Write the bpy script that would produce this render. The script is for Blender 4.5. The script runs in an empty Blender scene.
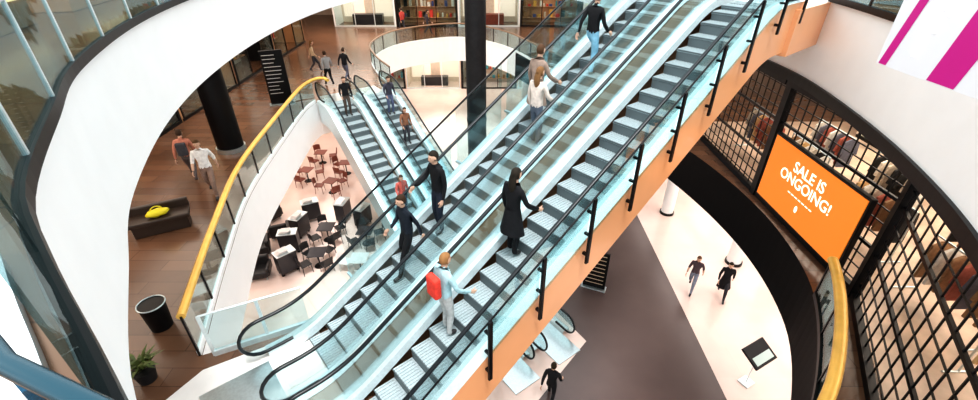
import bpy, bmesh, math, random
from math import sin, cos, pi, radians, sqrt, floor, atan2
from mathutils import Vector, Matrix
from mathutils.geometry import tessellate_polygon
random.seed(7)
scene = bpy.context.scene
COL = scene.collection
L0, L1, L2 = 0.0, 5.6, 11.2
SLAB = 1.85
T30 = math.tan(radians(30))

# ------------------------------------------------------------------ materials
def mat(name, col, rough=0.5, metal=0.0, var=0.0, scale=6.0, emis=None, es=1.0, coat=0.0, spec=None):
    m = bpy.data.materials.new(name); m.use_nodes = True
    nt = m.node_tree; b = nt.nodes['Principled BSDF']
    b.inputs['Base Color'].default_value = (*col, 1)
    b.inputs['Roughness'].default_value = rough
    b.inputs['Metallic'].default_value = metal
    b.inputs['Coat Weight'].default_value = coat
    if spec is not None: b.inputs['Specular IOR Level'].default_value = spec
    if var > 0:
        tc = nt.nodes.new('ShaderNodeTexCoord'); n = nt.nodes.new('ShaderNodeTexNoise')
        n.inputs['Scale'].default_value = scale; n.inputs['Detail'].default_value = 4
        nt.links.new(tc.outputs['Object'], n.inputs['Vector'])
        r = nt.nodes.new('ShaderNodeValToRGB')
        c1 = tuple(max(0, c*(1-var)) for c in col); c2 = tuple(min(1, c*(1+var)) for c in col)
        r.color_ramp.elements[0].position = .35; r.color_ramp.elements[1].position = .65
        r.color_ramp.elements[0].color = (*c1, 1); r.color_ramp.elements[1].color = (*c2, 1)
        nt.links.new(n.outputs['Fac'], r.inputs['Fac'])
        nt.links.new(r.outputs['Color'], b.inputs['Base Color'])
    if emis:
        b.inputs['Emission Color'].default_value = (*emis, 1); b.inputs['Emission Strength'].default_value = es
    return m

def glassmat(name, tint, gl=0.12, fr=.5, rough=0.02):
    m = bpy.data.materials.new(name); m.use_nodes = True
    nt = m.node_tree; nt.nodes.clear()
    o = nt.nodes.new('ShaderNodeOutputMaterial'); mx = nt.nodes.new('ShaderNodeMixShader')
    tr = nt.nodes.new('ShaderNodeBsdfTransparent'); g = nt.nodes.new('ShaderNodeBsdfGlossy')
    lw = nt.nodes.new('ShaderNodeLayerWeight'); lw.inputs['Blend'].default_value = 0.25
    ma = nt.nodes.new('ShaderNodeMath'); ma.operation = 'MULTIPLY_ADD'
    ma.inputs[1].default_value = fr; ma.inputs[2].default_value = gl*0.4
    tr.inputs['Color'].default_value = (*tint, 1); g.inputs['Roughness'].default_value = rough
    g.inputs['Color'].default_value = (.92, 1, 1, 1)
    nt.links.new(lw.outputs['Fresnel'], ma.inputs[0]); nt.links.new(ma.outputs[0], mx.inputs['Fac'])
    nt.links.new(tr.outputs[0], mx.inputs[1]); nt.links.new(g.outputs[0], mx.inputs[2])
    nt.links.new(mx.outputs[0], o.inputs['Surface'])
    return m

def floor_planks(name, c1, c2, scale=1.0, rough=.35, w=1.2, h=.3, mortar=.6, lo=.72):
    m = bpy.data.materials.new(name); m.use_nodes = True
    nt = m.node_tree; b = nt.nodes['Principled BSDF']
    tc = nt.nodes.new('ShaderNodeTexCoord'); br = nt.nodes.new('ShaderNodeTexBrick')
    br.inputs['Color1'].default_value = (*c1, 1); br.inputs['Color2'].default_value = (*c2, 1)
    br.inputs['Mortar'].default_value = (*[c*mortar for c in c1], 1)
    br.inputs['Scale'].default_value = scale; br.inputs['Mortar Size'].default_value = .008
    br.inputs['Brick Width'].default_value = w; br.inputs['Row Height'].default_value = h
    n = nt.nodes.new('ShaderNodeTexNoise'); n.inputs['Scale'].default_value = .8; n.inputs['Detail'].default_value = 6
    mx = nt.nodes.new('ShaderNodeMix'); mx.data_type = 'RGBA'; mx.blend_type = 'MULTIPLY'
    rp = nt.nodes.new('ShaderNodeValToRGB')
    rp.color_ramp.elements[0].position = .3; rp.color_ramp.elements[0].color = (lo, lo, lo, 1)
    rp.color_ramp.elements[1].position = .7; rp.color_ramp.elements[1].color = (1, 1, 1, 1)
    mx.inputs[0].default_value = 1
    nt.links.new(tc.outputs['Object'], br.inputs['Vector']); nt.links.new(tc.outputs['Object'], n.inputs['Vector'])
    nt.links.new(n.outputs['Fac'], rp.inputs['Fac'])
    nt.links.new(br.outputs['Color'], mx.inputs[6]); nt.links.new(rp.outputs['Color'], mx.inputs[7])
    nt.links.new(mx.outputs[2], b.inputs['Base Color'])
    b.inputs['Roughness'].default_value = rough
    return m

M = {}
M['white'] = mat('white_plaster', (.94, .94, .935), .5, var=.012, scale=2)
M['black'] = mat('black_metal', (.004, .004, .005), .4, .2, spec=.3)
M['blackfascia'] = mat('black_fascia_paint', (.0025, .0025, .003), .6, spec=.12)
M['rubber'] = mat('handrail_rubber', (.004, .007, .010), .3, spec=.4)
M['steel'] = mat('brushed_steel', (.60, .68, .70), .3, .9, var=.06, scale=20)
M['steelw'] = mat('pale_steel', (.74, .82, .84), .34, .5, var=.05, scale=20)
M['tread'] = mat('escalator_tread', (.44, .51, .53), .45, .25, var=.15, scale=30)
M['riser'] = mat('escalator_riser', (.13, .155, .165), .5, .2)
M['orange'] = mat('orange_cladding', (.86, .41, .20), .3, var=.07, scale=.5, coat=.4)
M['beige'] = mat('beige_cladding', (.78, .60, .42), .5, var=.05, scale=.6)
M['gold'] = mat('yellow_gold_handrail', (.80, .47, .10), .32, .2, var=.1, scale=3)
M['bronze'] = mat('bronze_strip', (.26, .17, .11), .35, .5)
M['darksteel'] = mat('dark_teal_steel', (.01, .06, .09), .25, .4)
M['glass'] = glassmat('clear_glass', (.84, .92, .93), .08, .30)
M['glassclear'] = glassmat('low_reflection_glass', (.84, .92, .92), .04, .15)
M['glassgrey'] = glassmat('smoked_glass', (.52, .63, .65), .08, .22)
M['glassdark'] = glassmat('teal_glass', (.42, .62, .66), .2, .3)
M['glassblue'] = glassmat('blue_glass', (.04, .27, .38), .1, .12)
M['floor0'] = floor_planks('pale_stone_floor', (.84, .67, .60), (.81, .64, .57), 1, .16, 2.4, 2.4, .93, .9)
M['floorbrown'] = mat('dark_taupe_stone', (.095, .068, .063), .25, var=.12, scale=.35)
M['floor1'] = floor_planks('walnut_floor', (.14, .07, .042), (.21, .105, .06), 1, .22, 2.0, .4)
M['floor2'] = floor_planks('brown_floor_upper', (.15, .075, .04), (.24, .12, .055), 1, .22, 2.0, .5)
M['floorshop'] = mat('tan_shop_floor', (.50, .37, .28), .4, var=.25, scale=1.2)
M['floorpale'] = mat('pale_landing_floor', (.86, .82, .79), .3, var=.03, scale=3)
M['warmwall'] = mat('warm_shop_wall', (.50, .27, .14), .6, var=.15, scale=1)
M['darkwall'] = mat('dark_wall', (.014, .013, .014), .5, var=.2, spec=.3)
M['creamwall'] = mat('cream_wall', (.80, .66, .54), .6, var=.05)
M['lightpanel'] = mat('lit_panel', (1, .95, .88), .5, emis=(1, .90, .78), es=5)
M['warmpanel'] = mat('warm_lit_panel', (1, .8, .5), .5, emis=(1, .62, .28), es=3.5)
M['softpanel'] = mat('soft_lit_panel', (.9, .72, .6), .5, emis=(1, .80, .66), es=.5)
M['redwood'] = mat('red_brown_wood', (.20, .045, .025), .4, var=.15, scale=8)
M['tabletop'] = mat('pale_tabletop', (.75, .72, .7), .3, var=.04)
M['darktop'] = mat('dark_tabletop', (.02, .02, .024), .3)
M['leather'] = mat('black_leather', (.01, .01, .011), .4)
M['brownleather'] = mat('dark_brown_leather', (.045, .028, .02), .4)
M['led'] = mat('orange_screen', (.9, .25, .03), .5, emis=(1, .28, .02), es=.42)
M['ledtext'] = mat('screen_lettering', (1, .95, .85), .5, emis=(1, .95, .85), es=.8)
M['magenta'] = mat('magenta_print', (.60, .0, .24), .5)
M['bannerw'] = mat('white_banner', (.86, .84, .87), .6)
M['bannerf'] = mat('pale_print_glow', (1, 1, 1), .6, emis=(1, 1, 1), es=.7)  # banner letter is plain print; emission added only to make it brighter
M['yellow'] = mat('bright_yellow', (.9, .75, .03), .5)
M['leaf'] = mat('leaf_green', (.12, .15, .04), .5, var=.3)
M['screenpale'] = mat('pale_display', (.4, .5, .47), .3, emis=(.6, .75, .7), es=.15)
M['skin'] = mat('skin', (.62, .38, .27), .5)
M['eye'] = mat('eye_dark', (.02, .015, .01), .2)
M['shoe'] = mat('shoe_dark', (.03, .028, .03), .5)
_cc = {}
def colm(c):
    c = tuple(round(x, 3) for x in c)
    if c not in _cc: _cc[c] = mat('fabric_%d' % len(_cc), c, .8, var=.12, scale=14, spec=.25)
    return _cc[c]

# ------------------------------------------------------------------ mesh builder
class MB:
    def __init__(s): s.v = []; s.f = []; s.m = []; s.sm = []
    def add(s, vs, fs, mi=0, sm=False):
        o = len(s.v); s.v += [tuple(p) for p in vs]
        for f in fs: s.f.append([i+o for i in f]); s.m.append(mi); s.sm.append(sm)
        return s
    def box(s, c, d, mi=0, rz=0, bev=0):
        x, y, z = [a/2 for a in d]; R = Matrix.Rotation(rz, 3, 'Z'); C = Vector(c)
        if bev <= 0:
            vs = [C+R@Vector((sx*x, sy*y, sz*z)) for sx in (-1, 1) for sy in (-1, 1) for sz in (-1, 1)]
            return s.add(vs, [(0,1,3,2),(4,6,7,5),(0,4,5,1),(2,3,7,6),(0,2,6,4),(1,5,7,3)], mi)
        bm = bmesh.new(); bmesh.ops.create_cube(bm, size=1)
        for v in bm.verts: v.co = Vector((v.co.x*d[0], v.co.y*d[1], v.co.z*d[2]))
        bmesh.ops.bevel(bm, geom=bm.edges[:], offset=bev, segments=2, affect='EDGES', profile=.5)
        bm.verts.index_update()
        s.add([C+R@v.co for v in bm.verts], [[v.index for v in f.verts] for f in bm.faces], mi, False); bm.free(); return s
    def prism(s, poly, z0, z1, mi=0):
        n = len(poly)
        vs = [(x, y, z0) for x, y in poly]+[(x, y, z1) for x, y in poly]
        fs = [[i, (i+1) % n, n+(i+1) % n, n+i] for i in range(n)]
        tri = tessellate_polygon([[Vector((x, y, 0)) for x, y in poly]])
        fs += [[a+n for a in t] for t in tri]+[list(reversed(t)) for t in tri]
        return s.add(vs, fs, mi)
    def cyl(s, a, b, r0, r1=None, n=16, mi=0, cap=True):
        if r1 is None: r1 = r0
        a, b = Vector(a), Vector(b); t = (b-a).normalized()
        u = t.orthogonal().normalized(); w = t.cross(u)
        vs = [a+(u*cos(k*2*pi/n)+w*sin(k*2*pi/n))*r0 for k in range(n)]+[b+(u*cos(k*2*pi/n)+w*sin(k*2*pi/n))*r1 for k in range(n)]
        s.add(vs, [[k, (k+1) % n, n+(k+1) % n, n+k] for k in range(n)], mi, True)
        if cap: s.add(vs, [list(range(n-1, -1, -1)), list(range(n, 2*n))], mi)
        return s
    def tube(s, path, ra, rb=None, axis=(0,0,1), n=8, mi=0, closed=False, radii=None, cap=True):
        rb = rb or ra; A = Vector(axis); P = [Vector(p) for p in path]; N = len(P); vs = []
        for i, p in enumerate(P):
            if closed: t = (P[(i+1) % N]-P[i-1]).normalized()
            else: t = (P[min(i+1, N-1)]-P[max(i-1, 0)]).normalized()
            b = t.cross(A)
            if b.length < 1e-4: b = t.orthogonal()
            b.normalize(); a2 = b.cross(t).normalized(); k = radii[i] if radii else 1
            for j in range(n):
                th = 2*pi*j/n; vs.append(p+(a2*cos(th)*ra+b*sin(th)*rb)*k)
        fs = []
        for i in range(N if closed else N-1):
            i2 = (i+1) % N
            fs += [[i*n+j, i*n+(j+1) % n, i2*n+(j+1) % n, i2*n+j] for j in range(n)]
        s.add(vs, fs, mi, True)
        if not closed and cap: s.add(vs, [list(range(n-1, -1, -1)), list(range((N-1)*n, N*n))], mi)
        return s
    def ribbon(s, pts, z0, z1, th, mi=0, closed=False):
        N = len(pts); vs = []
        for i in range(N):
            if closed: a, b = pts[i-1], pts[(i+1) % N]
            else: a, b = pts[max(i-1, 0)], pts[min(i+1, N-1)]
            t = Vector((b[0]-a[0], b[1]-a[1])).normalized(); nx, ny = -t.y*th/2, t.x*th/2
            x, y = pts[i]; lo = z0[i] if hasattr(z0, '__len__') else z0; hi = z1[i] if hasattr(z1, '__len__') else z1
            vs += [(x-nx, y-ny, lo), (x+nx, y+ny, lo), (x+nx, y+ny, hi), (x-nx, y-ny, hi)]
        fs = []
        for i in range(N if closed else N-1):
            j = (i+1) % N
            fs += [[i*4+k, j*4+k, j*4+(k+1) % 4, i*4+(k+1) % 4] for k in range(4)]
        if not closed: fs += [[3, 2, 1, 0], [(N-1)*4+k for k in range(4)]]
        return s.add(vs, fs, mi, False)
    def ell(s, c, r, mi=0, nu=16, nv=10, fn=None):
        vs = []
        for i in range(nv+1):
            ph = pi*i/nv
            for j in range(nu):
                th = 2*pi*j/nu; d = Vector((sin(ph)*cos(th), sin(ph)*sin(th), cos(ph)))
                k = fn(d) if fn else 1
                vs.append(Vector(c)+Vector((d.x*r[0], d.y*r[1], d.z*r[2]))*k)
        fs = [[i*nu+j, (i+1)*nu+j, (i+1)*nu+(j+1) % nu, i*nu+(j+1) % nu] for i in range(nv) for j in range(nu)]
        return s.add(vs, fs, mi, True)
    def obj(s, name, mats, parent=None, loc=(0,0,0), rz=0, **props):
        me = bpy.data.meshes.new(name); me.from_pydata(s.v, [], s.f); me.validate()
        if len(me.polygons) == len(s.f):
            me.polygons.foreach_set('material_index', s.m); me.polygons.foreach_set('use_smooth', s.sm)
        for m in (mats if isinstance(mats, (list, tuple)) else [mats]): me.materials.append(m)
        bm = bmesh.new(); bm.from_mesh(me); bmesh.ops.recalc_face_normals(bm, faces=bm.faces[:]); bm.to_mesh(me); bm.free()
        me.update()
        o = bpy.data.objects.new(name, me); COL.objects.link(o)
        o.location = loc; o.rotation_euler = (0, 0, rz)
        if parent: o.parent = parent
        for k, v in props.items(): o[k] = v
        return o

def empty(name, loc=(0,0,0), rz=0, **props):
    e = bpy.data.objects.new(name, None); COL.objects.link(e); e.empty_display_size = .2
    e.location = loc; e.rotation_euler = (0, 0, rz)
    for k, v in props.items(): e[k] = v
    return e
def kids(o): return [c for c in bpy.data.objects if c.parent == o]
def copy_tree(root, loc, rz=0, **props):
    n = root.copy(); COL.objects.link(n); n.location = loc; n.rotation_euler = (0, 0, rz)
    for k, v in props.items(): n[k] = v
    for c in kids(root):
        cc = c.copy(); COL.objects.link(cc); cc.parent = n
        for g in kids(c):
            gg = g.copy(); COL.objects.link(gg); gg.parent = cc
    return n
ST = dict(kind='structure')

# ------------------------------------------------------------------ outlines
def catmull(p, closed, sub=8):
    out = []; n = len(p)
    for i in range(n if closed else n-1):
        g = (lambda k: p[k % n]) if closed else (lambda k: p[min(max(k, 0), n-1)])
        a, b, c, d = [Vector(g(i+k)) for k in (-1, 0, 1, 2)]
        for j in range(sub):
            t = j/sub
            q = .5*((2*b)+(c-a)*t+(2*a-5*b+4*c-d)*t*t+(3*b-a-3*c+d)*t**3); out.append((q.x, q.y))
    if not closed: out.append(tuple(p[-1]))
    return out
def resample(path, step, closed=False):
    P = list(path)+([path[0]] if closed else []); d = [0]
    for a, b in zip(P, P[1:]): d.append(d[-1]+math.dist(a, b))
    n = max(1, round(d[-1]/step)); out = []; k = 0
    for i in range(n+(0 if closed else 1)):
        s = d[-1]*i/n
        while k < len(d)-2 and d[k+1] < s: k += 1
        t = (s-d[k])/max(1e-9, d[k+1]-d[k]); out.append((P[k][0]+(P[k+1][0]-P[k][0])*t, P[k][1]+(P[k+1][1]-P[k][1])*t))
    return out

L2pts = [(-.43,.33),(-.56,.38),(-.79,.48),(-1.2,.78),(-1.75,1.26),(-2.45,1.86),(-3.2,2.6),(-4.2,4.04),(-5.3,5.75),(-6.55,8.7),(-7.4,12),(-7.9,16),(-7.9,20),(-7.3,24),
         (-5.5,28.5),(-2,31),(1.5,30),(4.5,25.5),(6.6,20),(7.9,15.5),(8.2,12.5),(8.0,10.3),(7.3,7.3),(6.25,4.6),(4.8,2.4),(2.8,.9),(1,.25),(.1,.12)]
L2c = resample(catmull(L2pts, True), .3, True)
leftA = catmull([(-5.6,5.9),(-6.5,8.7),(-7.4,12),(-7.9,16),(-8.2,19.2),(-8.1,20.4)], False)
farA = catmull([(-5.0,22.7),(-6.2,25),(-7.1,28),(-6.4,31.5),(-4,33.6),(-1.7,34),(1,31.5),(3,27),(5.5,21),(7.25,15.8),(7.95,12),(7.8,9),(6.95,6.7),(5.1,4.2),(3.2,3.2),(1,2.9),(-.7,3.3)], False)
L1c = resample(leftA, .35)+resample(farA, .35)+[(-3.55,6.8)]

def slab(name, outline, outer, ztop, zbot, mtop, mside, mbot):
    n = len(outline); mb = MB()
    polys = [[Vector((x, y, 0)) for x, y in outer], [Vector((x, y, 0)) for x, y in outline]]
    tri = tessellate_polygon(polys); allp = list(outer)+list(outline)
    mb.add([(x, y, ztop) for x, y in allp], tri, 0)
    mb.add([(x, y, zbot) for x, y in allp], tri, 2)
    for i in range(n):
        a, b = outline[i], outline[(i+1) % n]
        mi = mside(((a[0]+b[0])/2, (a[1]+b[1])/2))
        mb.add([(*a, zbot), (*b, zbot), (*b, ztop), (*a, ztop)], [(0,1,2,3)], mi)
    return mb.obj(name, [mtop, M['white'], mbot, M['blackfascia']], **ST)

outer = [(-17, -6), (17, -6), (17, 44), (-17, 44)]
MB().box((0, 19, -.1), (34, 50, .2)).obj('floor', M['floor0'], **ST)
slab('floor', L1c, outer, L1, L1-1.6, M['floor1'], lambda p: 3 if (p[0] > 1.5 and p[1] < 30) else 1, M['white'])
slab('floor', L2c, outer, L2, L2-SLAB, M['floor2'], lambda p: 1, M['white'])
MB().prism([(7.4,1),(7.7,27),(1,27),(1.2,18),(2.4,12.9),(3.5,11.1),(1.6,8.8),(-3,3),(-3,1)], .0, .012).obj('floor', M['floorbrown'], **ST)
MB().prism([(-8.2,0),(-5.4,5.55),(-3.6,6.6),(-.85,3.3),(1,2.7),(1,-3),(-8,-3)], L1, L1+.012).obj('floor', M['floorpale'], **ST)
MB().prism([(8.4,18),(8.4,7.6),(5.7,2.6),(5.0,-4),(16.9,-4),(16.9,18)], L1, L1+.012).obj('floor', M['floorshop'], **ST)
MB().box((-17.1, 19, 5.6), (.2, 50, 11.4)).obj('wall_left', M['creamwall'], **ST)
MB().box((17.1, 19, 5.6), (.2, 50, 11.4)).obj('wall_right', M['creamwall'], **ST)
MB().box((0, 44.1, 5.6), (34, .2, 11.4)).obj('wall_back', M['creamwall'], **ST)
right = [p for p in L2c if p[0] > 5.9 and 3.5 < p[1] < 17]
right.sort(key=lambda p: p[1])
MB().ribbon(right, L2-SLAB-.2, L2-SLAB+.04, .14).obj('trim_1', M['black'], **ST)

# ------------------------------------------------------------------ glass balustrades
def balustrade(path, z, seg, label, glass, railm, postm, railr=.035, h=1.05, base=True, post=True, basem=None, z0=.1, pw=.06, skip=0, railext=()):
    e = empty('glass_balustrade', (*path[0], z), label=label, category='railing')
    ox, oy = path[0]
    P = [(x-ox, y-oy) for x, y in resample(path, seg/6)]
    MB().tube([(x, y, h) for x, y in P+[(a-ox, b-oy) for a, b in railext]], railr, railr*1.15, (0,0,1), 10).obj('handrail', railm, e)
    if base: MB().ribbon(P, 0.0, .13, .07).obj('base_channel', basem or M['black'], e)
    i = 0
    while i < len(P)-1:
        q = P[i:i+7]
        if len(q) > 1:
            MB().ribbon(q, z0, h-.02, .014).obj('glass_panel', glass, e)
            if post and i//6 >= skip:
                x, y = q[0]; t = Vector((q[1][0]-x, q[1][1]-y))
                MB().box((x, y, h/2), (pw, .035, h), rz=atan2(t.y, t.x)).obj('post', postm, e)
        i += 6
    return e
def inset(path, d):
    out = []; n = len(path)
    for i in range(n):
        a, b = path[max(i-1, 0)], path[min(i+1, n-1)]
        t = Vector((b[0]-a[0], b[1]-a[1])).normalized(); out.append((path[i][0]-t.y*d, path[i][1]+t.x*d))
    return out
i0 = min(range(len(L2c)), key=lambda i: math.dist(L2c[i], (-.43,.33)))
rot2 = L2c[i0:]+L2c[:i0]
near = lambda p: min(range(len(rot2)), key=lambda i: math.dist(rot2[i], p))
iN, iA, iB = near((-1.2,.78)), near((7.2,17.6)), near((8.15,11.6))
balustrade(inset(rot2[iN:iA], -.06), L2, 1.6, 'smoked glass balustrade with pale steel posts on upper gallery edge', M['glassgrey'], M['steelw'], M['steelw'], .04, pw=.045, skip=2)
balustrade(inset(rot2[iB:], -.06), L2, 1.6, 'clear glass balustrade with black posts on upper gallery beside escalator landing', M['glassgrey'], M['black'], M['black'], .05)
balustrade(list(reversed(rot2[:iN])), L2, 1.6, 'blue tinted glass balustrade close to the viewpoint', M['glassblue'], M['darksteel'], M['steelw'], .014, h=1.05, post=False)
balustrade([(x-.05, y) for x, y in leftA], L1, 1.5, 'glass balustrade with thick yellow-gold handrail on curved gallery', M['glass'], M['gold'], M['black'], .07, basem=M['white'], pw=.05, railext=((-7.95,20.75),(-7.65,20.75),(-7.4,20.45)))
balustrade([(-5.35,5.9),(-3.75,6.68)], L1, 1.0, 'short glass balustrade beside escalator foot', M['glass'], M['steelw'], M['steelw'], .02, basem=M['steelw'])
balustrade(farA[:-60], L1, 1.6, 'glass balustrade with bronze handrail round the far gallery', M['glass'], M['bronze'], M['black'], .045, basem=M['white'])
k0 = min(range(len(farA)), key=lambda i: math.dist(farA[i], (7.3,7.5)))
k1 = min(range(len(farA)), key=lambda i: math.dist(farA[i], (3.2,3.2)))
balustrade(farA[k0:k1], L1, 1.4, 'glass balustrade with wide yellow handrail beside mesh screen', M['glassdark'], M['gold'], M['black'], .09)

# ------------------------------------------------------------------ escalators
def mkP(run):
    f = lambda x: 0 if x < -.5 else (x if x > .5 else (x+.5)**2/2)
    return lambda u: T30*(f(u)-f(u-run))
stepmesh = None
def escalator(loc, ang, H, label, mleft, mright, munder, group, Eb=.75, Et=1.35):
    global stepmesh
    run = H/T30; P = mkP(run); e = empty('escalator', loc, ang, label=label, category='escalator', group=group)
    N = 70; us = [-Eb+(run+Eb+Et)*i/N for i in range(N+1)]
    mb = MB()
    for a, b in zip(us, us[1:]):
        for v, mi in ((.82, 0), (-.82, 1)):
            tp = .13; vv = v if mi == 0 else -.85
            mb.add([(a, vv, P(a)-.93), (b, vv, P(b)-.93), (b, vv, P(b)+tp), (a, vv, P(a)+tp)], [(0,1,2,3)], mi)
        mb.add([(a, -.85, P(a)-.93), (b, -.85, P(b)-.93), (b, .82, P(b)-.93), (a, .82, P(a)-.93)], [(0,1,2,3)], 2)
    mb.obj('truss_cladding', [mleft, mright, munder], e)
    if stepmesh is None:
        mb = MB(); mb.box((.2, 0, -.03), (.4, 1.0, .04), 0)
        for i in range(16): mb.box((.2, -.47+i*.0627, -.003), (.39, .03, .018), 0)
        mb.box((.012, 0, -.14), (.024, .98, .2), 1)
        mb.box((.0, 0, -.016), (.02, 1.0, .03), 1)
        o = mb.obj('escalator_step', [M['tread'], M['riser']], e); stepmesh = o.data; bpy.data.objects.remove(o)
    for k in range(-2, int(run/.4)+3):
        o = bpy.data.objects.new('escalator_step', stepmesh); COL.objects.link(o); o.parent = e; o.location = (k*.4, 0, P(k*.4) if not 1 < k < run/.4-1 else k*.4*T30)
    MB().box((-.8-max(1.2, Eb+.1)/2, 0, .02), (max(1.2, Eb+.1), 1.04, .03), bev=.005).obj('landing_plate', M['steel'], e)
    MB().box((run+1.6, 0, H+.005), (1.2, 1.04, .03), bev=.005).obj('landing_plate', M['steel'], e)
    for sgn in (1, -1):
        b = empty('balustrade'); b.parent = e
        mb = MB()
        prof = [(.84, -.02), (.84, .12), (.57, .14), (.53, -.02)]
        vs = []; fs = []
        for u in us: vs += [(u, sgn*v, P(u)+z) for v, z in prof]
        for i in range(N):
            for k in range(3): fs.append([i*4+k, i*4+k+1, (i+1)*4+k+1, (i+1)*4+k])
        mb.add(vs, fs, 0); mb.obj('deck', M['steelw'], b)
        R = .38; v = sgn*.66
        uu = [-Eb-R*cos(pi/2*i/6)*1 for i in range(6)]+us+[run+Et+R*sin(pi/2*i/6) for i in range(1, 7)]
        z0 = []; z1 = []
        for u in uu:
            ex = max(0, -Eb-u, u-run-Et); hh = sqrt(max(0.0, R*R-ex*ex)); mid = P(u)+.54
            z0.append(mid-max(hh, .01)); z1.append(mid+max(hh, .01))
        MB().ribbon([(u, v) for u in uu], z0, z1, .014).obj('glass_panel', M['glass'], b)
        path = [(-Eb+R*-sin(pi*i/10)*1.05, v, .54-R*1.05*cos(pi*i/10)) for i in range(0, 10)]
        path += [(u, v, P(u)+.94) for u in us]
        path += [(run+Et+R*1.05*sin(pi*i/10), v, H+.54+R*1.05*cos(pi*i/10)) for i in range(1, 11)]
        path.insert(0, (-Eb+.5, v, .16)); path.append((run+Et-.5, v, H+.16))
        MB().tube(path, .04, .032, (0,1,0), 10).obj('handrail', M['rubber'], b)
    return e, P, run
hA = radians(40)
Rloc = (-2.0, 4.33, L1); Lloc = (-3.29, 5.86, L1)
escL, PL, runM = escalator(Lloc, hA, L2-L1, 'tall glass-sided escalator with pale steel cladding rising across atrium', M['steelw'], M['bronze'], M['beige'], 'main escalator pair')
escR, PR, _ = escalator(Rloc, hA, L2-L1, 'tall glass-sided escalator with orange outer cladding and black posts', M['bronze'], M['orange'], M['beige'], 'main escalator pair')
u2 = Vector((-.598, .801)); a2 = atan2(u2.y, u2.x); pr = Vector((.801, .598))
top = Vector((-5.8, 20.3)); run2 = (L1-L0)/T30; bot = top-u2*run2
for sgn, lb in ((1, 'glass-sided escalator between ground floor and first gallery beside dark column'), (-1, 'glass-sided escalator between ground floor and first gallery over cafe seating')):
    p = bot+pr*sgn*.95
    r = escalator((p.x, p.y, L0), a2, L1-L0, lb, M['steelw'], M['steelw'], M['beige'], 'lower escalator pair', Eb=2.5)
    if sgn == 1: escB = r[0]
    else: escA = r[0]
mid = ((Rloc[0]+Lloc[0])/2, (Rloc[1]+Lloc[1])/2)
us = [-.7+(runM+1.9)*i/60 for i in range(61)]; mb = MB()
for a, b in zip(us, us[1:]):
    mb.add([(a, -.17, PL(a)+.1), (b, -.17, PL(b)+.1), (b, .17, PL(b)+.1), (a, .17, PL(a)+.1)], [(0,1,2,3)], 0)
mb.obj('trim_2', M['bronze'], loc=(*mid, L1), rz=hA, **ST)
e = empty('safety_railing'); e.parent = escR
MB().tube([(u, -.93, PR(u)+1.03) for u in us if u > .2], .018, .018, (0,1,0), 8).obj('top_rail', M['black'], e)
u = 1.84
plist = []
while u < runM+1.6:
    plist.append(u); u += 1.115
for u in plist:
    mb = MB(); z = PR(u)
    mb.box((u, -.95, z+.37), (.075, .045, 1.34), 0, bev=.006)
    mb.box((u, -.89, z+.75), (.05, .12, .04)); mb.box((u, -.89, z-.12), (.05, .12, .05)); mb.box((u, -.89, z+.3), (.05, .12, .04))
    mb.obj('post', M['black'], e)
for a, b in zip(plist, plist[1:]):
    q = [(a+.05+(b-a-.1)*i/4, -.91) for i in range(5)]
    MB().ribbon(q, [PR(x)+.2 for x, _ in q], [PR(x)+1.0 for x, _ in q], .012).obj('glass_panel', M['glassclear'], e)
# matching outer glass on the far side
e = empty('safety_railing'); e.parent = escL
lu = [1.2+(runM+.2)*i/60 for i in range(61)]
MB().tube([(u, .98, PL(u)+1.38) for u in lu], .022, .022, (0,1,0), 8).obj('top_rail', M['black'], e)
for k in range(7):
    q = [(u, .98) for u in lu[k*9:k*9+9]]
    if len(q) > 1: MB().ribbon(q, [PL(x)-.1 for x, _ in q], [PL(x)+1.36 for x, _ in q], .012).obj('glass_panel', M['glass'], e)
    MB().box((q[0][0], .93, PL(q[0][0])+.1), (.05, .2, .05)).obj('bracket', M['steel'], e)
def loc2w(o, u, v): 
    R = Matrix.Rotation(o.rotation_euler.z, 3, 'Z'); return R@Vector((u, v, 0))+o.location
c = [loc2w(escR, runM+.9, -.95), loc2w(escR, runM+3.6, -.95), loc2w(escR, runM+5.5, 2.95), loc2w(escR, runM+.9, 2.95)]
MB().prism([(p.x, p.y) for p in c], L2-1.0, L2-.01).obj('floor', [M['orange']], **ST)

# ------------------------------------------------------------------ columns
e = empty('round_column', (-.55, 19.2, 0), label='tall dark round column rising through the atrium', category='column')
MB().cyl((0,0,0), (0,0,16), .43, n=40).obj('shaft', M['darkwall'], e)
MB().cyl((0,0,0), (0,0,.25), .52, .5, n=40).obj('base', M['steel'], e)
MB().cyl((.0,0,L1-.4), (0,0,L1-.3), .45, n=40).obj('collar', M['black'], e)
e = empty('round_column', (-9.6, 15.3, L1), label='thick black column on the first gallery', category='column')
MB().cyl((0,0,0), (0,0,3.74), .45, n=36).obj('shaft', M['black'], e)
MB().cyl((0,0,0), (0,0,.15), .5, n=36).obj('base', M['steel'], e)
for x, y in ((9.2,19.5),(10.8,15.5),(10.4,8.0),(-10.5,30),(3,36.5),(-12,12)):
    e = empty('round_column', (x, y, 0), label='white ground floor column under the gallery', category='column', group='ground floor columns')
    MB().cyl((0,0,0), (0,0,3.88), .3, n=28).obj('shaft', M['white'], e)
    MB().cyl((0,0,0), (0,0,.12), .35, n=28).obj('base', M['black'], e)

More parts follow.
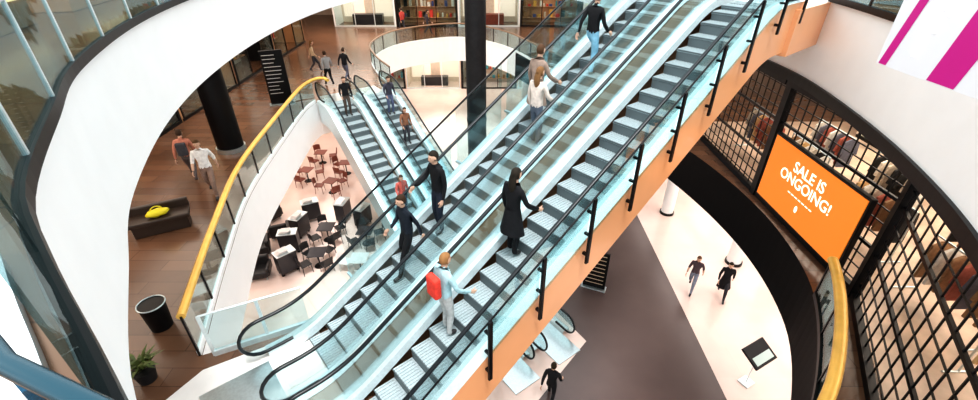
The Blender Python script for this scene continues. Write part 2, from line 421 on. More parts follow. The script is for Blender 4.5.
# ------------------------------------------------------------------ mesh screens + sign
pts = [(8.28,16.6), (8.28,12.2), (8.28,7.65), (5.6,2.9)]
for (x0, y0), (x1, y1) in zip(pts, pts[1:]):
    ang = atan2(y1-y0, x1-x0)+pi/2
    e = empty('metal_mesh_screen', (x0, y0, L1+.013), ang, label='black metal grid screen filling shop front between gallery floors', category='screen', group='black mesh screens')
    w = math.dist((x0,y0),(x1,y1))-.06; hh = 3.6; cell = .3 if y0 > 8 else .37
    mb = MB(); mb.box((0, -.12, hh/2), (.2, .24, hh)); mb.box((0, -w/2, hh-.11), (.22, w, .22)); mb.box((0, -w/2, .08), (.14, w, .16))
    mb.obj('frame', M['black'], e)
    mb = MB(); n = int(w/cell); nr = int(3.6/cell)
    for i in range(1, n): mb.box((0, -w*i/n, hh/2), (.026, .026, hh))
    for j in range(1, nr): mb.box((.0, -w/2, hh*j/nr), (.026, w, .024))
    for j in (nr//3, 2*nr//3): mb.box((.0, -w/2, hh*j/nr), (.06, w, .07))
    mb.obj('grid', M['black'], e)
e = empty('digital_sign', (8.0, 9.78, L1+.37), label='large orange digital sign reading SALE IS ONGOING! on mesh screen', category='sign')
MB().box((.06, 0, .93), (.14, 3.62, 1.95), bev=.02).obj('housing', M['black'], e)
MB().box((-.02, 0, .93), (.02, 3.5, 1.83)).obj('screen', M['led'], e)
def text(s, size, loc, rot, m, parent, name='lettering', align='CENTER', bold=0.012, sx=1):
    cu = bpy.data.curves.new(name, 'FONT'); cu.body = s; cu.size = size; cu.align_x = align; cu.extrude = .004; cu.offset = bold
    o = bpy.data.objects.new(name, cu); COL.objects.link(o)
    dg = bpy.context.evaluated_depsgraph_get(); me = bpy.data.meshes.new_from_object(o.evaluated_get(dg))
    bpy.data.objects.remove(o); me.materials.clear(); me.materials.append(m)
    o = bpy.data.objects.new(name, me); COL.objects.link(o); o.parent = parent; o.location = loc; o.rotation_euler = rot; o.scale = (sx, 1, 1)
    return o
rt = (pi/2, 0, -pi/2)
text('SALE IS', .40, (-.036, .05, 1.3), rt, M['ledtext'], e, bold=.004)
text('ONGOING!', .40, (-.036, .05, .95), rt, M['ledtext'], e, bold=.004)
for i in range(7): MB().box((-.034, .50-i*.15, .74), (.006, .11, .03)).obj('lettering', M['ledtext'], e)
mb = MB(); mb.ell((-.036, .05, .48), (.004, .06, .1), 0, 10, 6); mb.obj('emblem', M['ledtext'], e)

# ------------------------------------------------------------------ hanging banner
e = empty('hanging_banner', (4.94, 4.35, L2+.08), label='white hanging banner with slanted magenta stripes', category='banner')
MB().box((0, 0, 1.5), (.02, 2.9, 3.0)).obj('fabric', M['bannerw'], e)
def quad(y0, y1, y2, y3, z0=.0, z1=3.0):
    mb = MB(); mb.add([(-.014, y0, z0), (-.014, y1, z0), (-.014, y2, z1), (-.014, y3, z1)], [(0,1,2,3)]); mb.obj('stripe', M['magenta'], e)
s = 4.35
quad(5.76-s, 5.64-s, 4.95-s, 5.06-s, .01, 2.99)
quad(5.03-s, 4.68-s, 4.0-s, 4.4-s, .01, 2.99)
fm = MB(); fm.tube([(-.018, -.14, .62), (-.018, -.07, .68), (-.018, 0.02, .66), (-.018, .05, .58), (-.018, .07, .15)], .03, .008, (1,0,0), 6)
fm.obj('lettering', M['bannerf'], e, (-.004, 5.25-s, .05))
fm = MB(); fm.tube([(-.018, .14, .42), (-.018, -.06, .44)], .025, .008, (1,0,0), 6)
fm.obj('lettering', M['bannerf'], e, (-.004, 5.25-s, .05))
mb = MB(); mb.cyl((0,-1.5,3.0), (0,1.5,3.0), .03)
mb.obj('top_bar', M['steel'], e)

# ------------------------------------------------------------------ shop fronts
gcols = [(.75,.08,.06), (.08,.1,.25), (.8,.78,.7), (.02,.02,.02), (.8,.45,.1), (.1,.35,.4), (.55,.5,.4), (.35,.2,.1)]
def shop(x, y, z, rz, w, h, mw, mi, label, lit=True, bright=False):
    e = empty('shop_front', (x, y, z), rz, label=label, category='shop front')
    MB().box((0, 2.2, h/2), (w, .08, h)).obj('back_wall', mw, e)
    for s in (-1, 1): MB().box((s*w/2, 1.1, h/2), (.12, 2.2, h)).obj('side_wall', mi, e)
    mb = MB()
    for i in range(4): mb.box((-w/2+.1+(w-.2)*i/3, 0, h/2-.3), (.06, .06, h-.6))
    mb.box((0, 0, .06), (w, .08, .12)); mb.obj('frame', M['black'] if not bright else M['steelw'], e)
    MB().box((-w/6*2, 0, h/2-.3), (w/3-.1, .012, h-.7)).obj('glass_pane', M['glassclear'], e)
    MB().box((w/6*2, 0, h/2-.3), (w/3-.1, .012, h-.7)).obj('glass_pane', M['glassclear'], e)
    MB().box((0, -.03, h-.3), (w, .12, .6), bev=.02).obj('sign_band', mi, e)
    MB().box((0, 1.0, h-.68), (w-.5, .25, .05)).obj('light_strip', M['lightpanel'] if lit else M['warmpanel'], e)
    if bright:
        for s in (-1, 1): MB().box((s*w*.27, 2.13, 1.4), (w*.36, .04, 1.9)).obj('lit_panel', M['softpanel'], e)
        mb = MB(); mb.box((0, 1.2, .4), (w*.5, .7, .8), bev=.03); mb.obj('display_plinth', M['redwood'] if random.random() < .5 else M['darktop'], e)
        return e
    mb = MB()
    for j in range(3): mb.box((0, 1.95, .4+j*.85), (w-.4, .4, .04), 0)
    mb.obj('shelf', M['warmwall'], e)
    ms = [colm(c) for c in gcols]; mb = MB()
    for j in range(3):
        xx = -w/2+.35
        while xx < w/2-.4:
            ww = random.uniform(.1, .35); hh = random.uniform(.15, .6)
            mb.box((xx+ww/2, 1.95, .42+j*.85+hh/2), (ww*.9, .28, hh), random.randrange(len(ms))); xx += ww+random.uniform(.05, .35)
    mb.obj('merchandise', ms, e, kind='stuff')
    return e
for i, y in enumerate((5.5, 10.5, 15.5, 20.5, 25.5, 30.5)):
    shop(-13, y, L1, pi/2, 4.9, 3.6, (M['warmwall'], M['creamwall'], M['darkwall'])[i % 3], (M['darkwall'], M['warmwall'])[i % 2], 'lit shop front with shelves of goods on first gallery', i % 2 == 0)
for i, x in enumerate((-10, -5, 0, 5, 10)):
    shop(x, 38.5, L1, 0, 4.9, 3.6, (M['creamwall'], M['warmwall'])[i % 2], (M['white'], M['darkwall'])[i % 2], 'bright shop front at the end of the gallery', True, i % 2 == 0)
    shop(x, 40, L0, 0, 4.9, 3.6, M['creamwall'], (M['darkwall'], M['creamwall'])[i % 2], 'ground floor shop front with lit panels', True, i % 2 == 1)
for i, y in enumerate((8, 13, 18, 23)):
    shop(12.5, y, L0, -pi/2, 4.9, 3.6, M['creamwall'], (M['white'], M['darkwall'])[i % 2], 'ground floor shop front beyond white columns', True, True)
for i, y in enumerate((12, 17, 22, 27, 32)):
    shop(-14, y, L0, pi/2, 4.9, 3.6, M['warmwall'], M['darkwall'], 'warm lit ground floor shop beside cafe seating', False)
for i, y in enumerate((3, 8, 13)):
    shop(-10.6, y, L2, pi/2, 4.9, 3.6, M['warmwall'], M['darkwall'], 'warm lit shop front on the upper gallery', False)
for i, y in enumerate((7, 12)):
    shop(11.5, y, L2, -pi/2, 4.9, 3.6, M['darkwall'], M['black'], 'black framed shop front on the upper gallery', False)

rack = empty('clothes_rack', (11, 8, L1), 0, label='steel clothes rail holding garments', category='clothes rack', group='shop clothes rails')
mb = MB(); mb.cyl((0,-.9,1.5), (0,.9,1.5), .02)
for s in (-1, 1):
    mb.cyl((0,s*.9,0), (0,s*.9,1.5), .02); mb.cyl((-.3,s*.9,.02), (.3,s*.9,.02), .02)
mb.obj('rail_frame', M['steel'], rack)
gms = []
for c in [(.35,.10,.07), (.7,.66,.6), (.02,.02,.02), (.65,.42,.2), (.45,.38,.3), (.3,.17,.09), (.7,.62,.52), (.12,.12,.15)]:
    bm = MB(); pr_ = [(-.05,.0),(.05,.0),(.22,-.1),(.28,-.5),(.2,-.52),(.17,-.25),(.2,-.95),(-.2,-.95),(-.17,-.25),(-.2,-.52),(-.28,-.5),(-.22,-.1)]
    n = len(pr_); vs = [(x, -.03, z) for x, z in pr_]+[(x, .03, z) for x, z in pr_]
    bm.add(vs, [list(range(n)), list(range(2*n-1, n-1, -1))]+[[i, (i+1) % n, n+(i+1) % n, n+i] for i in range(n)])
    o = bm.obj('hanging_garment', colm(c)); gms.append(o.data); bpy.data.objects.remove(o)
rk = 0
for (x, y) in ((9.6,14.7),(9.7,12.4),(9.9,9.6),(9.6,6.9),(8.8,4.6),(11.3,13.6),(11.4,11),(11.5,8.2),(11,5.6),(10.3,3.2),(12.9,4.4)):
    r = rack if rk == 0 else copy_tree(rack, (x, y, L1)); r.location = (x, y, L1+.012); rk += 1
    for k in range(7):
        g = bpy.data.objects.new('hanging_garment', random.choice(gms)); COL.objects.link(g)
        g.location = (x, y-.75+k*.24, L1+1.48); g['label'] = 'garment hanging on a steel clothes rail'; g['category'] = 'clothing'; g['group'] = 'garments on shop rails'
def dtable(x, y, rz):
    e = empty('display_table', (x, y, L1+.012), rz, label='brown wooden shop table with folded clothes', category='table', group='shop display tables')
    MB().box((0,0,.72), (1.4,.8,.06), bev=.01).obj('tabletop', M['warmwall'], e)
    for s in (-1, 1):
        for t in (-1, 1): MB().box((s*.62,t*.33,.35), (.06,.06,.7)).obj('leg', M['redwood'], e)
    for k in range(6):
        MB().box((-.5+.4*(k % 3), -.18+.36*(k//3), .75+.06), (.3,.26,.12), bev=.02).obj('folded_clothes', colm(random.choice(gcols)), e)
for p in ((13,12,.2),(13.2,9.4,-.1),(13,6.8,.3),(7.6,2.6,.9),(8.9,1.4,.4)): dtable(*p)
for y in (4, 9, 14):
    shop(14.5, y, L1, -pi/2, 4.9, 3.6, M['creamwall'], M['creamwall'], 'shop wall shelves behind the mesh screen', True, False)

# ------------------------------------------------------------------ furniture
def chair(loc, rz, m, ml, label, grp):
    e = empty('cafe_chair', loc, rz, label=label, category='chair', group=grp)
    MB().box((0,0,.45), (.44,.44,.05), bev=.015).obj('seat', m, e)
    mb = MB()
    vs = []
    for i in range(9):
        a = -1+i/4; x = a*.21; y = -.2-.05*(1-a*a)
        vs += [(x, y, .55), (x, y-.025, .55), (x, y-.05, .88-.03*a*a), (x, y-.075, .88-.03*a*a)]
    fs = []
    for i in range(8):
        o = i*4; fs += [[o, o+4, o+6, o+2], [o+1, o+3, o+7, o+5], [o+2, o+6, o+7, o+3], [o, o+1, o+5, o+4]]
    fs += [[0,2,3,1], [32,33,35,34]]
    mb.add(vs, fs); mb.box((-.17,-.22,.5), (.03,.03,.14)); mb.box((.17,-.22,.5), (.03,.03,.14)); mb.obj('backrest', m, e)
    for sx in (-1, 1):
        for sy in (-1, 1):
            MB().cyl((sx*.18, sy*.18, .43), (sx*.21, sy*.21, 0), .018, .013, 8).obj('leg', ml, e)
    return e
def table(loc, m, label, grp, r=.38):
    e = empty('cafe_table', loc, 0, label=label, category='table', group=grp)
    mb = MB(); mb.box((0,0,.74), (r*2, r*2, .035), bev=.01); mb.obj('tabletop', m, e)
    MB().cyl((0,0,.02), (0,0,.73), .03, n=12).obj('pedestal', M['black'], e)
    MB().cyl((0,0,0), (0,0,.03), .24, .2, n=24).obj('base', M['black'], e)
    return e
def dining(chair_, table_, spots, rad, nch):
    first = True
    for (x, y) in spots:
        if first: table_.location = (x, y, 0)
        else: copy_tree(table_, (x, y, 0), random.uniform(-.4,.4))
        a0 = random.uniform(0, 1)
        for k in range(nch):
            a = a0+random.uniform(-.2,.2)+k*2*pi/nch; p = (x+cos(a)*rad, y+sin(a)*rad, 0); rz = a+pi/2
            if first: chair_.location = p; chair_.rotation_euler = (0, 0, rz); first = False
            else: copy_tree(chair_, p, rz)
c0 = chair((-9,23,0), 0, M['redwood'], M['redwood'], 'red-brown wooden cafe chair on pale ground floor', 'cafe chairs')
t0 = table((-9,23,0), M['redwood'], 'small red-brown cafe table on pale floor', 'cafe tables', .33)
dining(c0, t0, ((-10.4,25.2),(-8.5,23.8),(-10.5,22.9),(-8.7,21.6)), .68, 3)
c1 = chair((0,0,0), 0, M['leather'], M['black'], 'black cafe chair near escalator', 'black chairs')
t1 = table((0,0,0), M['darktop'], 'small square dark cafe table near escalator', 'dark tables', .36)
dining(c1, t1, ((-7.6,17.2),(-5.7,16.9),(-7.4,15.3)), .62, 4)
t2 = table((-7.1,14.6,0), M['tabletop'], 'square white-topped cafe table near escalator', 'white tables', .36)
c2 = chair((0,0,0), 0, M['tabletop'], M['steel'], 'white cafe chair with steel legs near escalator', 'white chairs')
dining(c2, t2, ((-5.5,14.9),), .66, 3)
def armchair(loc, rz):
    e = empty('armchair', loc, rz, label='black leather lounge armchair on pale floor', category='armchair', group='lounge armchairs')
    MB().box((0,0,.28), (.75,.75,.3), bev=.05).obj('seat', M['leather'], e)
    MB().box((0,-.35,.55), (.8,.18,.6), bev=.06).obj('backrest', M['leather'], e)
    for s in (-1, 1): MB().box((s*.4,0,.4), (.15,.75,.4), bev=.05).obj('armrest', M['leather'], e)
    for s in (-1, 1):
        for t in (-1, 1): MB().cyl((s*.3,t*.3,0), (s*.3,t*.3,.15), .025).obj('leg', M['steel'], e)
for p in ((-10.0,17.5,.4),(-10.3,16.1,2.0),(-9.7,14.6,3.4),(-11.0,18.9,1)): armchair((p[0], p[1], 0), p[2])
def cart(loc, rz):
    e = empty('service_cart', loc, rz, label='black cafe service cart with pale stacked trays', category='cart', group='service carts')
    MB().box((0,0,.6), (.8,.5,.9), bev=.02).obj('body', M['darktop'], e)
    MB().box((0,0,1.08), (.84,.54,.04), bev=.01).obj('worktop', M['steel'], e)
    for k in range(3): MB().box((-.15+.05*k,0,1.12+k*.035), (.4,.32,.025), bev=.005).obj('tray', M['tabletop'], e)
    for s in (-1, 1):
        for t in (-1, 1): MB().cyl((s*.32,t*.15-.015,.07), (s*.32,t*.15+.015,.07), .07).obj('wheel', M['black'], e)
for p in ((-8.9,18.9,.5),(-7.3,18.9,1.4),(-9.0,16.3,.2),(-6.2,18.4,1.2),(-9.0,17.6,1.3),(-8.6,14.9,.8)): cart((p[0],p[1],0), p[2])

e = empty('bench', (-8.95, 10.15, L1), .5, label='dark brown upholstered bench on walnut floor', category='bench')
MB().box((0,0,.4), (1.45,.55,.14), bev=.04).obj('seat', M['brownleather'], e)
MB().box((0,0,.17), (1.3,.45,.34), bev=.02).obj('plinth', M['brownleather'], e)
MB().box((0,.28,.56), (1.45,.12,.28), bev=.04).obj('backrest', M['brownleather'], e)
e = empty('yellow_bag', (-8.9, 10.1, L1+.47), .7, label='bright yellow bag lying on dark bench', category='bag')
mb = MB(); mb.ell((0,0,.11), (.32,.14,.11), 0, 14, 8, lambda d: 1-.12*abs(d.x)+.1*sin(9*d.x)*d.z); mb.obj('body', M['yellow'], e)
MB().tube([(.14*cos(a*pi/8), 0, .18+.12*sin(a*pi/8)) for a in range(9)], .015, .015, (0,1,0)).obj('handle', M['yellow'], e)
e = empty('waste_bin', (-6.85, 6.65, L1), label='round black waste bin with steel rim on gallery', category='bin')
MB().cyl((0,0,0), (0,0,.62), .2, .24, 28).obj('body', M['black'], e)
MB().tube([(.25*cos(a*pi/14), .25*sin(a*pi/14), .63) for a in range(28)], .015, .015, (0,0,1), closed=True).obj('rim', M['steel'], e)
def plant(x, y, z, label, s=1):
    e = empty('potted_plant', (x, y, z), label=label, category='plant')
    MB().cyl((0,0,0), (0,0,.4*s), .2*s, .27*s, 20).obj('pot', M['darkwall'], e)
    mb = MB()
    for i in range(60):
        a = random.uniform(0, 2*pi); l = random.uniform(.35,.75)*s; t = random.uniform(.3,1.25)
        d = Vector((cos(a)*sin(t), sin(a)*sin(t), cos(t))); q = Vector((-sin(a), cos(a), 0))*.05*s
        b = Vector((0,0,.38*s)); m_ = b+d*l*.55+Vector((0,0,.06)); tip = b+d*l-Vector((0,0,.05))
        mb.add([b, m_-q, tip, m_+q], [(0,1,2,3)])
    mb.obj('foliage', M['leaf'], e)
plant(-6.3, 5.35, L1, 'small olive green plant in dark pot by glass balustrade', .7)
e = empty('directory_sign', (-9.6, 20.2, L1), .35, label='tall black directory board with white lines of lettering', category='sign')
MB().box((0,0,1.25), (.95,.1,2.4), bev=.02).obj('board', M['black'], e)
MB().box((0,0,.03), (1.1,.35,.06), bev=.01).obj('base', M['steel'], e)
for j in range(11):
    w = random.uniform(.4,.75); MB().box((-.4+w/2, -.053, 2.25-j*.17), (w, .006, .022)).obj('lettering', M['tabletop'], e)
e = empty('directory_sign', (4.3, 13.9, L0), -.4, label='black directory board with pale lines standing on ground floor', category='sign')
MB().box((0,0,.95), (.9,.1,1.8), bev=.02).obj('board', M['black'], e)
MB().box((0,0,.03), (1.0,.35,.06), bev=.01).obj('base', M['steel'], e)
for j in range(8): MB().box((0, -.053, 1.7-j*.2), (.7, .006, .03)).obj('lettering', M['beige'], e)
e = empty('display_screen', (8.4, 9.4, L0), .5, label='black tilted display on a thin pale stand', category='screen')
mb = MB(); mb.box((0,0,.03), (.4,.35,.05), bev=.01); mb.cyl((0,0,.03), (0,0,1.3), .02); mb.obj('stand', M['steelw'], e)
o = MB().box((0,0,0), (1.0,.7,.08), bev=.02).box((0,-.14,.045), (.8,.25,.01), 1).obj('panel', [M['black'], M['screenpale']], e, (0,0,1.4)); o.rotation_euler = (.5,0,0)
def kiosk(x, y, rz, m, label):
    e = empty('sales_counter', (x, y, L2), rz, label=label, category='counter')
    MB().box((0,0,.5), (2.4,.8,1.0), bev=.02).obj('body', m, e)
    MB().box((0,0,1.02), (2.5,.9,.05), bev=.01).obj('worktop', M['warmwall'], e)
    MB().box((0,-.42,.5), (2.2,.03,.1)).obj('light_strip', M['warmpanel'], e)
kiosk(-8.4, 7.6, 1.9, M['warmwall'], 'warm wooden sales counter on upper gallery')
kiosk(-9.4, 11.2, 1.8, M['orange'], 'orange sales counter on upper gallery')
kiosk(-6.6, 4.0, 2.2, M['darkwall'], 'dark sales counter on upper gallery')
# curved pale ledge along the rim with a small black fitting
e = empty('floor_ledge', (-2.0, 1.1, L2), 0, label='low curved white ledge with small black fitting on top', category='ledge')
lp = [(x+2.0, y-1.1) for x, y in inset(rot2[iN+2:iN+7], .26)]
MB().ribbon(lp, 0, .10, .36).obj('body', M['white'], e)
mm = lp[len(lp)//2]
MB().box((mm[0]-.02, mm[1]-.02, .115), (.10,.10,.03), rz=.7, bev=.008).obj('fitting', M['black'], e)

# ------------------------------------------------------------------ people
def skin_eval(verts, edges, rad, sub=1):
    me = bpy.data.meshes.new('tmp'); me.from_pydata(verts, edges, [])
    o = bpy.data.objects.new('tmp', me); COL.objects.link(o)
    o.modifiers.new('s', 'SKIN'); sv = me.skin_vertices[0].data
    for i, r in enumerate(rad):
        sv[i].radius = (r, r) if not isinstance(r, tuple) else r; sv[i].use_root = (i == 0)
    ss = o.modifiers.new('b', 'SUBSURF'); ss.levels = sub; ss.render_levels = sub
    dg = bpy.context.evaluated_depsgraph_get(); out = bpy.data.meshes.new_from_object(o.evaluated_get(dg))
    bpy.data.objects.remove(o); return out
def segd(p, a, b):
    ab = b-a; t = max(0, min(1, (p-a).dot(ab)/ab.dot(ab))); return (p-(a+ab*t)).length
def person(loc, heading, label, topc, pantc, hairc, pose='stand', height=1.74, longhair=False, skirt=None, bag=None, sleeves=True):
    S = height/1.74; V = Vector
    st = {'stand': (.03,-.03,0,0), 'walk': (.3,-.3,0,.1), 'stride': (.36,-.3,.0,.14), 'up': (.32,-.04,.235,0), 'down': (.32,-.06,-.228,0)}[pose]
    la = V((-.1, st[0], .085+st[2])); ra = V((.1, st[1], .085+st[3]))
    pz = {'stand': .93, 'walk': .9, 'stride': .9, 'up': .92, 'down': .80}[pose]
    pel = V((0,0,pz)); hl = V((-.09,0,pz-.05)); hr = V((.09,0,pz-.05))
    def mid(a, b, bend, d): return (a+b)/2+d*bend
    kb = {'up': (.16,.03), 'down': (.03,.14)}.get(pose, (.05+abs(st[0])*.15, .05+abs(st[1])*.15+st[3]*.6))
    lk = mid(hl, la, kb[0], V((0,1,0))); rk = mid(hr, ra, kb[1], V((0,1,0)))
    sp = V((0,.0,pz+.2)); ch = V((0,.02,pz+.42)); nb = V((0,.02,pz+.54)); nk = V((0,.035,pz+.61)); hd = V((0,.05,pz+.68))
    ls = V((-.185,.01,pz+.49)); rs = V((.185,.01,pz+.49))
    if pose == 'stand': lw = V((-.27,.1,pz-.06)); rw = V((.30,.34,pz+.08))
    else: lw = V((-.27,-.2,pz-.02)); rw = V((.27,.26,pz+.02))
    le = mid(ls, lw, .06, V((-.3,-1,0))); re = mid(rs, rw, .1, V((.3,-.8,-.5)))
    lt = la+V((0,.17,-.045)); rt_ = ra+V((0,.17,-.045))
    verts = [pel,sp,ch,nb,nk,hd, ls,le,lw, rs,re,rw, hl,lk,la,lt, hr,rk,ra,rt_]
    edges = [(0,1),(1,2),(2,3),(3,4),(4,5),(2,6),(6,7),(7,8),(2,9),(9,10),(10,11),(0,12),(12,13),(13,14),(14,15),(0,16),(16,17),(17,18),(18,19)]
    rad = [.135,.125,.145,.075,.055,.06,.07,.05,.032,.07,.05,.032,.1,.068,.046,.042,.1,.068,.046,.042]
    me = skin_eval([v*S for v in verts], edges, [r*S for r in rad], 2)
    def region(p):
        best = min(range(len(edges)), key=lambda i: segd(p, verts[edges[i][0]]*S, verts[edges[i][1]]*S)/(rad[edges[i][0]]+rad[edges[i][1]]))
        a, b = edges[best]
        if (a,b) == (3,4): return 0 if p.z < (nb.z+.03)*S else 2
        if (a,b) == (4,5): return 2
        if (a,b) in ((7,8),(10,11)) and not sleeves: return 2
        if (a,b) in ((14,15),(18,19)): return 3
        if (a,b) in ((0,12),(0,16),(12,13),(16,17),(13,14),(17,18)): 
            return 1 if p.z < (pz+.02)*S else 0
        if a == 0: return 1 if p.z < (pz+.0)*S else 0
        return 0
    mb = MB()
    vs = [v.co.copy() for v in me.vertices]
    for v in vs:
        if pz-.1 < v.z/S < pz+.55 and abs(v.x) < .3*S: v.y = (v.y)*.8
    fs = [list(f.vertices) for f in me.polygons]
    mb.v += [tuple(v) for v in vs]
    for f in fs:
        c = sum((vs[i] for i in f), V((0,0,0)))/len(f); mb.f.append(f); mb.m.append(region(c)); mb.sm.append(True)
    bpy.data.meshes.remove(me)
    hc = V((0,.06,pz+.735))*S
    def hf(d):
        k = 1.0
        if d.z < 0: k *= 1-.12*abs(d.x)*(-d.z)
        if -.35 > d.z > -.8 and d.y > .3: k *= 1.03
        return k
    mb.ell(hc, (.078*S,.096*S,.118*S), 2, 20, 14, hf)
    mb.add([hc+V(q)*S for q in ((-.012,.09,-.03),(.012,.09,-.03),(0,.118,-.03),(0,.092,.02))], [(0,1,2),(0,2,3),(1,3,2)], 2)
    for s in (-1, 1):
        mb.ell(hc+V((s*.03,.083,.008))*S, (.012*S,.01*S,.007*S), 4, 8, 5)
        mb.ell(hc+V((s*.079,0,-.005))*S, (.012*S,.02*S,.032*S), 2, 8, 6)
    mb.ell(hc+V((0,.084,-.055))*S, (.024*S,.008*S,.007*S), 5, 8, 5)
    for (wr, el, sd) in ((lw, le, -1), (rw, re, 1)):
        d = (wr-el).normalized(); nrm = V((sd,0,0))
        nrm = (nrm-d*nrm.dot(d)).normalized(); side = nrm.cross(d)*sd
        if side.y < 0: side = -side
        base = wr
        pm = [base, base+d*.04, base+d*.085]
        mb.tube([p*S for p in pm], .02*S, .042*S, tuple(nrm), 10, 2, radii=[.75,1,.95])
        for k in range(4):
            L = (.072,.08,.075,.06)[k]; b = base+d*.08+side*(.03-k*.02); inn = -nrm
            pts = [b, b+d*L*.4+inn*.006, b+d*L*.72+inn*.02, b+d*L*.9+inn*.036]
            mb.tube([p*S for p in pts], .0088*S, .0088*S, tuple(nrm), 6, 2, radii=[1,1,.9,.6])
        b = base+d*.03+side*.035; pts = [b, b+side*.022+d*.025-nrm*.01, b+side*.03+d*.05-nrm*.02]
        mb.tube([p*S for p in pts], .011*S, .01*S, tuple(nrm), 6, 2, radii=[1,1,.65])
    e = mb.obj('person', [colm(topc), colm(pantc), M['skin'], M['shoe'], M['eye'], colm((.5,.18,.14))], None, loc, heading-pi/2, label=label, category='person')
    mh = MB(); mh.ell(hc+V((0,-.008,.012))*S, (.089*S,.105*S,.124*S), 0, 20, 14, lambda d: .8 if (d.y > .3 and d.z < .42) else (.9 if d.z < -.5 else 1.0))
    if longhair:
        mh.tube([(hc+V((0,-.06,.03))*S), hc+V((0,-.09,-.08))*S, hc+V((0,-.1,-.2))*S, hc+V((0,-.1,-.3))*S], .04*S, .085*S, (0,1,0), 12, 0, radii=[.8,1,1,.6])
    mh.obj('hair', colm(hairc), e)
    if skirt:
        sk = MB(); n = 24; rows = [(pz+.1,.15,.12),(pz-.1,.19,.15),(pz-.4,.26,.2)]; vs = []
        for z, a, b in rows:
            for k in range(n):
                w = 1+.05*sin(k*pi/2) if z < pz-.2 else 1
                vs.append(V((cos(k*2*pi/n)*a*w, sin(k*2*pi/n)*b*w, z))*S)
        sk.add(vs, [[r*n+k, r*n+(k+1) % n, (r+1)*n+(k+1) % n, (r+1)*n+k] for r in range(2) for k in range(n)], 0, True)
        sk.obj('coat_skirt', colm(skirt), e)
    if bag:
        bk = MB(); bk.box((0, -.2*S, (pz+.3)*S), (.28*S,.14*S,.42*S), bev=.04); bk.obj('backpack', colm(bag), e)
    return e
def on_esc(esc, u, v, zb):
    k = floor(u/.4); p = loc2w(esc, k*.4+.2, v); return (p.x, p.y, zb+k*.4*T30+.008)
UP = hA; DN = hA+pi
blk = (.01,.01,.012)
person(on_esc(escL,7.2,.05,L1), UP, 'person in dark jacket and light blue jeans walking up escalator', blk, (.22,.45,.6), (.03,.02,.015), 'up')
person(on_esc(escL,5.7,.15,L1), UP, 'person in grey-brown coat and dark trousers on escalator', (.3,.22,.18), (.06,.06,.08), (.08,.04,.02), 'stand', skirt=(.3,.22,.18))
person(on_esc(escL,5.2,-.25,L1), UP, 'person in pale jacket beside another passenger on escalator', (.7,.6,.54), (.1,.12,.16), (.2,.1,.04), 'stand', 1.66, True)
person(on_esc(escL,3.15,.05,L1), DN, 'person dressed in black holding escalator handrail', blk, (.02,.025,.04), (.02,.015,.01), 'stand', 1.82)
person(on_esc(escL,2.35,.05,L1), DN, 'person in black coat walking down escalator', (.015,.02,.03), blk, (.04,.02,.01), 'down', 1.74)
person(on_esc(escR,3.5,.28,L1), UP, 'person in long black coat on escalator beside orange cladding', blk, blk, (.02,.015,.01), 'stand', 1.76, True, skirt=blk)
person(on_esc(escR,1.8,.2,L1), UP, 'person in pale blue top with red backpack on escalator', (.4,.6,.65), (.5,.5,.5), (.3,.15,.06), 'stand', 1.72, bag=(.75,.06,.04))
u2h = a2
person(on_esc(escB,9.2,0,L0), u2h+pi, 'person in dark clothes riding the lower escalator', (.05,.05,.07), (.1,.12,.2), (.05,.03,.02), 'stand')
person(on_esc(escA,9.5,0,L0), u2h+pi, 'person in black jacket at top of lower escalator', blk, (.08,.06,.05), (.05,.03,.02), 'stand')
person(on_esc(escB,7.6,.1,L0), u2h+pi, 'person in brown jacket halfway on lower escalator', (.25,.12,.07), (.05,.05,.06), (.06,.03,.02), 'stand', 1.7, True)
person(on_esc(escA,4.8,0,L0), u2h+pi, 'person in red top and dark trousers on lower escalator', (.5,.12,.1), (.05,.06,.1), (.06,.03,.02), 'stand')
person((-8.5,12.0,L1+.003), -1.2, 'person in white shirt walking on gallery by gold handrail', (.9,.87,.85), (.3,.2,.16), (.1,.05,.02), 'walk', 1.85, sleeves=False)
person((-9.6,12.9,L1+.003), 1.9, 'person in reddish top walking along gallery', (.5,.2,.14), (.12,.1,.1), (.05,.03,.02), 'walk', 1.75, bag=(.06,.06,.07))
person((-7.5,23.6,L1+.003), 1.2, 'person in black walking near top of lower escalator', blk, (.1,.1,.13), (.04,.02,.01), 'walk')
person((-8.2,22.9,L1+.003), 2.2, 'person in grey coat walking on gallery', (.3,.28,.27), blk, (.04,.02,.01), 'walk')
person((-9.8,25.5,L1+.003), .4, 'person in beige coat near the directory board', (.6,.45,.3), (.05,.05,.06), (.2,.1,.04), 'walk', 1.7, True)
person((-4.6,35.4,L1+.003), .4, 'person in dark clothes beside far gallery shops', (.06,.05,.06), (.05,.05,.06), (.05,.03,.02), 'walk')
person((-6.6,36.3,L1+.003), 2.4, 'person in red jacket beside far gallery shops', (.4,.06,.05), (.05,.05,.06), (.05,.03,.02), 'walk')
person((8.25,13.8,L0+.003), -2.2, 'person in dark jacket and jeans striding over pale floor', (.09,.06,.07), (.2,.22,.28), (.1,.05,.03), 'stride', 1.72, sleeves=False)
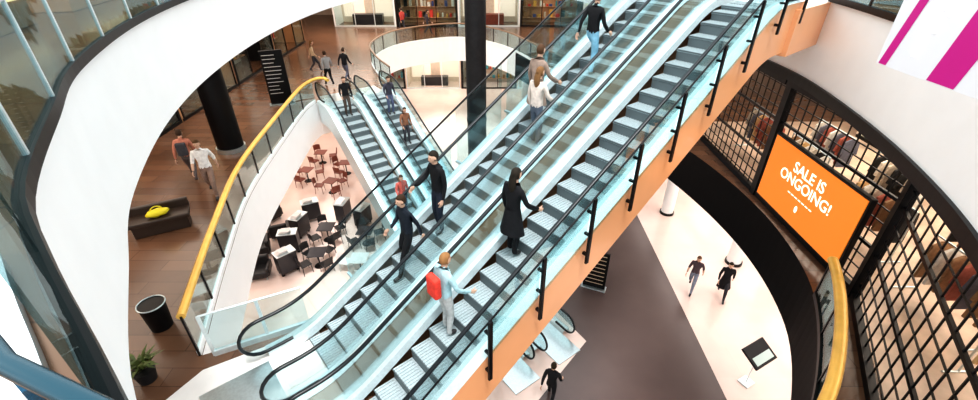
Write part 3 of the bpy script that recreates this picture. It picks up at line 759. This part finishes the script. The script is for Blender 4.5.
person((9.3,13.4,L0+.003), -2.0, 'person in black coat walking over pale floor', blk, (.03,.03,.035), (.03,.02,.01), 'stride', 1.74, skirt=blk)
person((1.9,8.7,L0+.015), 1.2, 'person in black walking past the escalator foot', blk, blk, (.03,.02,.01), 'walk')

# ------------------------------------------------------------------ lights
def area(loc, sx, sy, power, col=(1,.95,.88)):
    l = bpy.data.lights.new('ceiling_light', 'AREA'); l.shape = 'RECTANGLE'; l.size = sx; l.size_y = sy; l.energy = power; l.color = col
    o = bpy.data.objects.new('ceiling_light', l); COL.objects.link(o); o.location = loc; return o
area((-11,14,L2-SLAB-.05), 3, 20, 520, (1,.86,.72))
area((-8,34,L2-SLAB-.05), 12, 8, 900, (1,.88,.76))
area((8,34,L2-SLAB-.05), 12, 8, 750, (1,.88,.76))
area((12.5,8,L2-SLAB-.05), 5, 18, 1100, (1,.88,.74))
area((-12,20,3.8), 5, 24, 600, (1,.87,.78))
area((12,14,3.8), 6, 22, 850, (1,.90,.86))
area((0,39,3.8), 22, 5, 650, (1,.88,.80))
area((-10,8,16), 5, 14, 300, (1,.80,.6))
sun = bpy.data.lights.new('skylight_sun', 'SUN'); sun.energy = 3.3; sun.angle = radians(16); sun.color = (1,.98,.96)
so = bpy.data.objects.new('skylight_sun', sun); COL.objects.link(so); so.rotation_euler = (radians(14), radians(6), 0); so.location = (0,15,30)
w = bpy.data.worlds.new('World'); scene.world = w; w.use_nodes = True
w.node_tree.nodes['Background'].inputs[0].default_value = (.92,.98,1,1); w.node_tree.nodes['Background'].inputs[1].default_value = 1.75

# ------------------------------------------------------------------ camera
cam = bpy.data.cameras.new('camera'); co = bpy.data.objects.new('camera', cam); COL.objects.link(co)
co.location = (0, 0, 12.8); co.rotation_euler = (radians(90-31.65), 0, 0)
cam.sensor_width = 36; cam.lens = 450/978*36; cam.clip_start = .05; cam.clip_end = 200
scene.camera = co
try:
    scene.view_settings.view_transform = 'Standard'
    scene.view_settings.look = 'Medium High Contrast'
except Exception: pass
